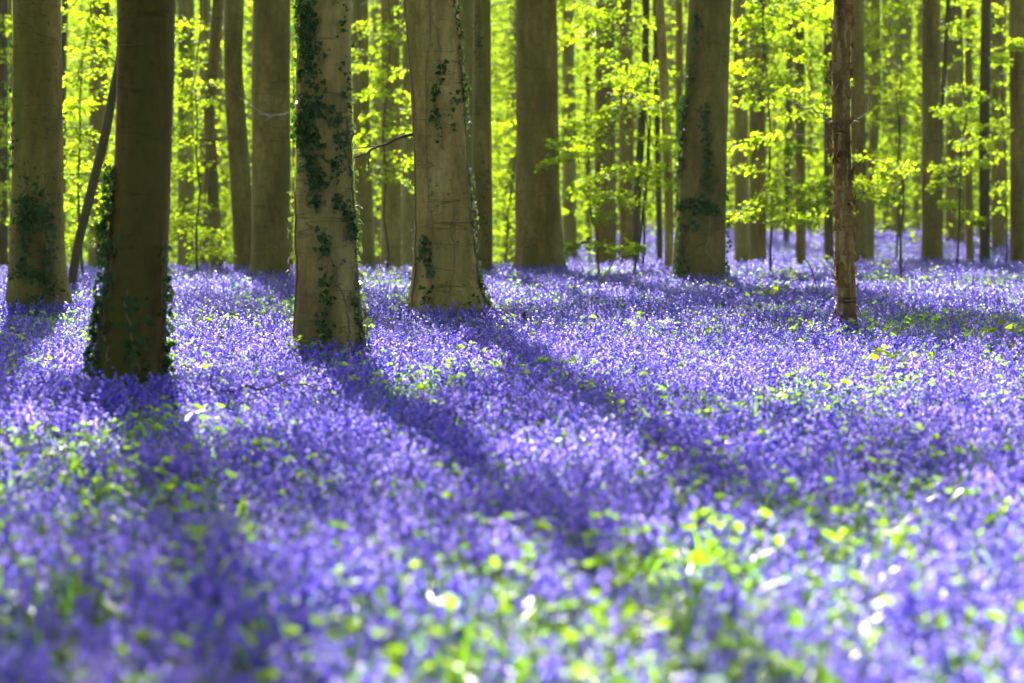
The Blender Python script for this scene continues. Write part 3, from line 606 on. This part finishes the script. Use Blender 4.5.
def blade(mb, rs, x, y, ln, wd, m=2, seg=4):
    a = rs.random()*6.28; d_ = np.array([math.cos(a), math.sin(a), 0]); sd_ = np.array([-d_[1], d_[0], 0]); e0 = rs.uniform(.5, 1.35); bend = rs.uniform(.6, 1.7)
    P = []; p = np.array([x, y, 0.]); ang = e0
    for k in range(seg+1):
        P.append(p.copy()); p = p+ln/seg*(d_*math.cos(ang)+np.array([0, 0, math.sin(ang)])); ang -= bend/seg
    P = np.array(P); wv = wd*np.array([.7, 1, 1, .8, .15][:seg+1] if seg == 4 else [.8, 1, .2])
    V = np.concatenate([P-sd_*wv[:, None]/2, P+sd_*wv[:, None]/2]); n = seg+1
    q = np.array([[k, k+1, n+k+1, n+k] for k in range(seg)]); mb.add(V, q, np.full(seg, 4), m)

def herb(mb, rs, n, R, h, leaf, m=0):
    for k in range(n):
        a = rs.random()*6.28; r = R*math.sqrt(rs.random()); c = np.array([r*math.cos(a), r*math.sin(a), h*rs.uniform(.55, 1.1)])
        q_ = rs.integers(3, 6); th = np.arange(q_)*2*PI/q_+rs.random()*6
        dv = np.stack([np.cos(th), np.sin(th), rs.uniform(-.5, .8, q_)], -1)
        leaves(mb, np.repeat(c[None], q_, 0), dv, np.array([0, .15, 1.])+rs.normal(0, .6, (q_, 3)), rs.uniform(.7, 1.2, q_)*leaf, m)
        mb.tube(np.array([[c[0]*.6, c[1]*.6, 0], c]), [.002, .0015], 3, 1, False)

def scatter(name, label_cat, protos, pts, rot, scale, pick, mats):
    mb = MB(); pid = []
    for k, p in enumerate(protos):
        V, F_, S_, M_ = np.concatenate(p.V), np.concatenate(p.F), np.concatenate(p.S), np.concatenate(p.M)
        mb.V.append(V); mb.F.append(F_+mb.n); mb.S.append(S_); mb.M.append(M_); mb.n += len(V); pid += [k]*len(V)
    nP = mb.n; mb.V.append(pts); mb.n += len(pts); pid += [-1]*len(pts)
    me = mb.mesh(name)
    def attr(nm, ty, full):
        a = me.attributes.new(nm, ty, 'POINT'); a.data.foreach_set('vector' if ty == 'FLOAT_VECTOR' else 'value', full)
    attr('proto', 'INT', np.array(pid, np.int32)); z = np.zeros(nP)
    attr('pick', 'INT', np.concatenate([z, pick]).astype(np.int32)); attr('size', 'FLOAT', np.concatenate([z, scale]).astype(np.float32))
    attr('turn', 'FLOAT_VECTOR', np.concatenate([np.zeros((nP, 3)), rot]).astype(np.float32).ravel())
    o = link(name, me, mats=mats); o['kind'] = 'stuff'; o['label'] = label_cat[0]; o['category'] = label_cat[1]
    g = bpy.data.node_groups.new(name, 'GeometryNodeTree'); N = g.nodes.new; L = g.links.new
    g.interface.new_socket('Geometry', in_out='INPUT', socket_type='NodeSocketGeometry'); g.interface.new_socket('Geometry', in_out='OUTPUT', socket_type='NodeSocketGeometry')
    gi, go = N('NodeGroupInput'), N('NodeGroupOutput')
    def named(nm, ty): n = N('GeometryNodeInputNamedAttribute'); n.data_type = ty; n.inputs[0].default_value = nm; return n.outputs[0]
    pa = named('proto', 'INT')
    def sel(k):
        c = N('FunctionNodeCompare'); c.data_type = 'INT'; c.operation = 'EQUAL'; L(pa, c.inputs[2]); c.inputs[3].default_value = k
        s = N('GeometryNodeSeparateGeometry'); s.domain = 'POINT'; L(gi.outputs[0], s.inputs[0]); L(c.outputs[0], s.inputs[1]); return s.outputs[0]
    inst = N('GeometryNodeGeometryToInstance')
    for k in reversed(range(len(protos))): L(sel(k), inst.inputs[0])
    ip = N('GeometryNodeInstanceOnPoints'); L(sel(-1), ip.inputs['Points']); L(inst.outputs[0], ip.inputs['Instance'])
    ip.inputs['Pick Instance'].default_value = True; L(named('pick', 'INT'), ip.inputs['Instance Index'])
    er = N('FunctionNodeEulerToRotation'); L(named('turn', 'FLOAT_VECTOR'), er.inputs[0]); L(er.outputs[0], ip.inputs['Rotation']); L(named('size', 'FLOAT'), ip.inputs['Scale'])
    L(ip.outputs[0], go.inputs[0])
    md = o.modifiers.new('scatter', 'NODES'); md.node_group = g
    return o

RS = np.random.default_rng(8)
def greenness(P):
    return .45*NG(P[:, 0]*.5, P[:, 1]*.22, 2)+.55*NB(P[:, 0]*2.6, P[:, 1]*1.1, 2)
def spread(bands):
    out_ = []
    for y0, y1, dens in bands:
        n = int(((y1**2-y0**2)*.2+3.2*(y1-y0))*dens)
        y = np.sqrt(RS.random(n)*(y1**2-y0**2)+y0**2); x = (RS.random(n)*2-1)*(.2*y+1.6); out_.append(np.stack([x, y], -1))
    P = np.concatenate(out_)
    ok = np.ones(len(P), bool)
    for tx, ty, tr in TRUNKS: ok &= (P[:, 0]-tx)**2+(P[:, 1]-ty)**2 > (tr+.03)**2
    return P[ok]

def feet(n):
    o_ = []
    for tx, ty, tr in TRUNKS:
        if ty < 58:
            k = int(n*max(tr, .12)/.3); a_ = RS.uniform(-PI, 0, k); r_ = tr*1.0+RS.gamma(1.6, .09, k); o_.append(np.stack([tx+r_*np.cos(a_), ty+r_*np.sin(a_)], -1))
    return np.concatenate(o_)
protos = []
for v in range(6):
    rs = np.random.default_rng(900+v); mb = MB()
    for k in range(6):
        a = rs.random()*6.28; r = .16*math.sqrt(rs.random()); bluebell(mb, rs, r*math.cos(a), r*math.sin(a), rs.uniform(.24, .37))
    for k in range(8): blade(mb, rs, rs.normal(0, .08), rs.normal(0, .08), rs.uniform(.18, .32), rs.uniform(.009, .016))
    protos.append(mb)
for v in range(6):
    rs = np.random.default_rng(950+v); mb = MB()
    for k in range(7):
        a = rs.random()*6.28; r = .2*math.sqrt(rs.random()); bluebell(mb, rs, r*math.cos(a), r*math.sin(a), rs.uniform(.24, .37), True)
    for k in range(5): blade(mb, rs, rs.normal(0, .1), rs.normal(0, .1), rs.uniform(.18, .3), .018, 2, 2)
    protos.append(mb)
P = spread([(5, 25, 30), (25, 55, 24), (55, 118, 11)])
gap = greenness(P); keep = RS.random(len(P)) < np.clip(.90-4*np.clip(gap-.50, 0, 1), .35, 1)
P = np.concatenate([P[keep], feet(60)]); n = len(P); z = terrain(P[:, 0], P[:, 1])
pick = np.where(P[:, 1] < 27, RS.integers(0, 6, n), RS.integers(6, 12, n))
hv = NZ(P[:, 0]*1.3+4, P[:, 1]*.8, 2)
scl = RS.uniform(.85, 1.2, n)*(.78+.62*hv)
for tx, ty, tr in TRUNKS: scl = np.where((P[:, 0]-tx)**2+(P[:, 1]-ty+.25)**2 < (tr+.35)**2, np.maximum(scl, RS.uniform(.9, 1.45, n)), scl)
scl = scl*np.where(P[:, 1] > 55, 1.15, 1)
scatter('bluebell_carpet', ('dense carpet of violet bluebells covering the woodland floor', 'bluebells'), protos, np.column_stack([P, z]),
        np.column_stack([RS.normal(0, .08, n), RS.normal(0, .08, n), RS.random(n)*6.28]), scl, pick, [M['petal'], M['flower_stem'], M['blade']])

protos = []
for v in range(5):
    rs = np.random.default_rng(700+v); mb = MB(); herb(mb, rs, 3, .22, .24, rs.uniform(.022, .034), 0)
    for k in range(28): blade(mb, rs, rs.normal(0, .11), rs.normal(0, .11), rs.uniform(.18, .31), rs.uniform(.010, .018))
    protos.append(mb)
P = spread([(5, 11, 22), (5, 25, 21), (25, 55, 17), (55, 118, 4)])
gap = greenness(P); keep = RS.random(len(P)) < np.where(P[:, 1] < 13, np.clip(.58+(gap-.52)*2.6, .3, .95), np.clip(.38+(gap-.52)*5, .2, 1))
P = P[keep]; n = len(P); z = terrain(P[:, 0], P[:, 1])
scatter('green_undergrowth', ('lime green leaves and grass showing between the bluebells', 'undergrowth'), protos, np.column_stack([P, z]),
        np.column_stack([RS.normal(0, .1, n), RS.normal(0, .1, n), RS.random(n)*6.28]), RS.uniform(.75, 1.4, n), RS.integers(0, 5, n), [M['herb'], M['flower_stem'], M['blade']])

# taller single bluebells standing against the trunk feet
for k, (px, py, d, lab) in enumerate([
    (121, 352, 18.3, 'tall bluebell standing left before the nearest dark beech'), (135, 359, 18.2, 'bluebell in the middle of the dark beech foot, left of a taller pair'),
    (156, 357, 18.4, 'bluebell at the right foot of the nearest dark beech'), (357, 333, 23.0, 'bluebell against the right root of the ivy-column beech'),
    (366, 340, 22.8, 'bluebell just right of the ivy-column beech root'), (297, 335, 23.1, 'bluebell at the left root of the ivy-column beech'),
    (52, 283, 32.2, 'bluebell before the middle of the leftmost big beech'), (37, 284, 32.3, 'bluebell left of another one before the leftmost big beech'),
    (466, 292, 31.0, 'bluebell before the right half of the flared beech foot'), (425, 296, 31.0, 'bluebell before the left half of the flared beech foot')]):
    rs = np.random.default_rng(1200+k); b = px2w(px, py, d); gz = ground(b[0], d); mb = MB(); sb = MB(); h = max(.3, b[2]-gz)
    mb2 = MB(); bluebell(mb2, rs, 0, 0, h)
    e = empty('bluebell', (b[0], d, gz), lab, 'flower', 'bluebells at the trunk feet')
    # split the plant into its stem and its bells
    for part, mi, mt in (('stem', 1, 'flower_stem'), ('blossom', 0, 'petal')):
        q_ = MB()
        n0 = 0
        for V_, F_, S_, M_ in zip(mb2.V, mb2.F, mb2.S, mb2.M):
            if M_[0] == mi: q_.add(V_, F_-n0, S_, 0)
            n0 += len(V_)
        link(part, q_.mesh(part), e, [M[mt]])

# ------------------------------------------------------------------ the far wood behind everything
rs = np.random.default_rng(60); mb = MB()
def mass(y0, y1, n, cnt, top, size, half=lambda y: .22*y+5):
    """loose layered leaf clusters filling the wood between two distances"""
    y = rs.uniform(y0, y1, n); x = (rs.random(n)*2-1)*half(y); zc = terrain(x, y)+rs.uniform(0, 1, n)**1.15*top+.5
    pos = np.repeat(np.stack([x, y, zc], -1), cnt, 0)+rs.normal(0, 1, (n*cnt, 3))*np.array([.8, .8, .17])
    k = len(pos); leaves(mb, pos, rs.normal(0, 1, (k, 3))*np.array([1, 1, .5]), np.array([0, .25, 1.])+rs.normal(0, .6, (k, 3)), rs.uniform(.7, 1.25, k)*size)
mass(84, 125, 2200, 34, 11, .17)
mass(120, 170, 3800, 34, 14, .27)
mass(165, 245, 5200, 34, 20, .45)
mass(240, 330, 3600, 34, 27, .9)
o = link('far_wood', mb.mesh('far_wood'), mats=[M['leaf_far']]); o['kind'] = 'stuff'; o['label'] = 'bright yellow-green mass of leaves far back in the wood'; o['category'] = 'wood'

# the same wood goes on round and behind the camera; it shades the sky there
rs = np.random.default_rng(61); mb = MB(); n = 6500; cnt = 14
a_ = rs.uniform(0, 2*PI, n); rr = rs.uniform(22, 60, n); x, y = rr*np.cos(a_), rr*np.sin(a_); zc = rs.random(n)*26+.5
roof = 1500; x[:roof] = rs.uniform(-40, 40, roof); y[:roof] = rs.uniform(-40, 4, roof); zc[:roof] = rs.uniform(17, 27, roof)
ok = (y < 6) | (np.abs(x) > .2*y+9); x, y, zc = x[ok], y[ok], zc[ok]; n = len(x)
pos = np.repeat(np.stack([x, y, zc], -1), cnt, 0)+rs.normal(0, 1, (n*cnt, 3))*np.array([1.1, 1.1, .35]); k = len(pos)
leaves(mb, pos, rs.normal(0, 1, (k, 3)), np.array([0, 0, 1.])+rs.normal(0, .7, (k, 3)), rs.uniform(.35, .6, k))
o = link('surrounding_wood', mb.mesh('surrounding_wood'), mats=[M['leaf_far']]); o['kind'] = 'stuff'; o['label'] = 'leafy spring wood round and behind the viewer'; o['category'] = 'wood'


# ------------------------------------------------------------------ the hazy air of the wood
mb = MB(); x0, x1, y0, y1, z0, z1 = -120, 120, -75, 345, -6, 45
V = [(x, y, z) for x in (x0, x1) for y in (y0, y1) for z in (z0, z1)]
mb.add(V, [0, 1, 3, 2, 4, 6, 7, 5, 0, 4, 5, 1, 2, 3, 7, 6, 0, 2, 6, 4, 1, 5, 7, 3], [4]*6)
m, t, N, L = newmat('haze'); out = N('ShaderNodeOutputMaterial'); v_ = N('ShaderNodeVolumePrincipled'); v_.inputs['Density'].default_value = .00012
v_.inputs['Color'].default_value = (.97, .97, .62, 1); v_.inputs['Anisotropy'].default_value = .3; L(v_.outputs[0], out.inputs['Volume'])
o = link('haze', mb.mesh('haze'), mats=[m]); o['kind'] = 'stuff'; o['label'] = 'thin bright haze hanging in the wood'; o['category'] = 'haze'
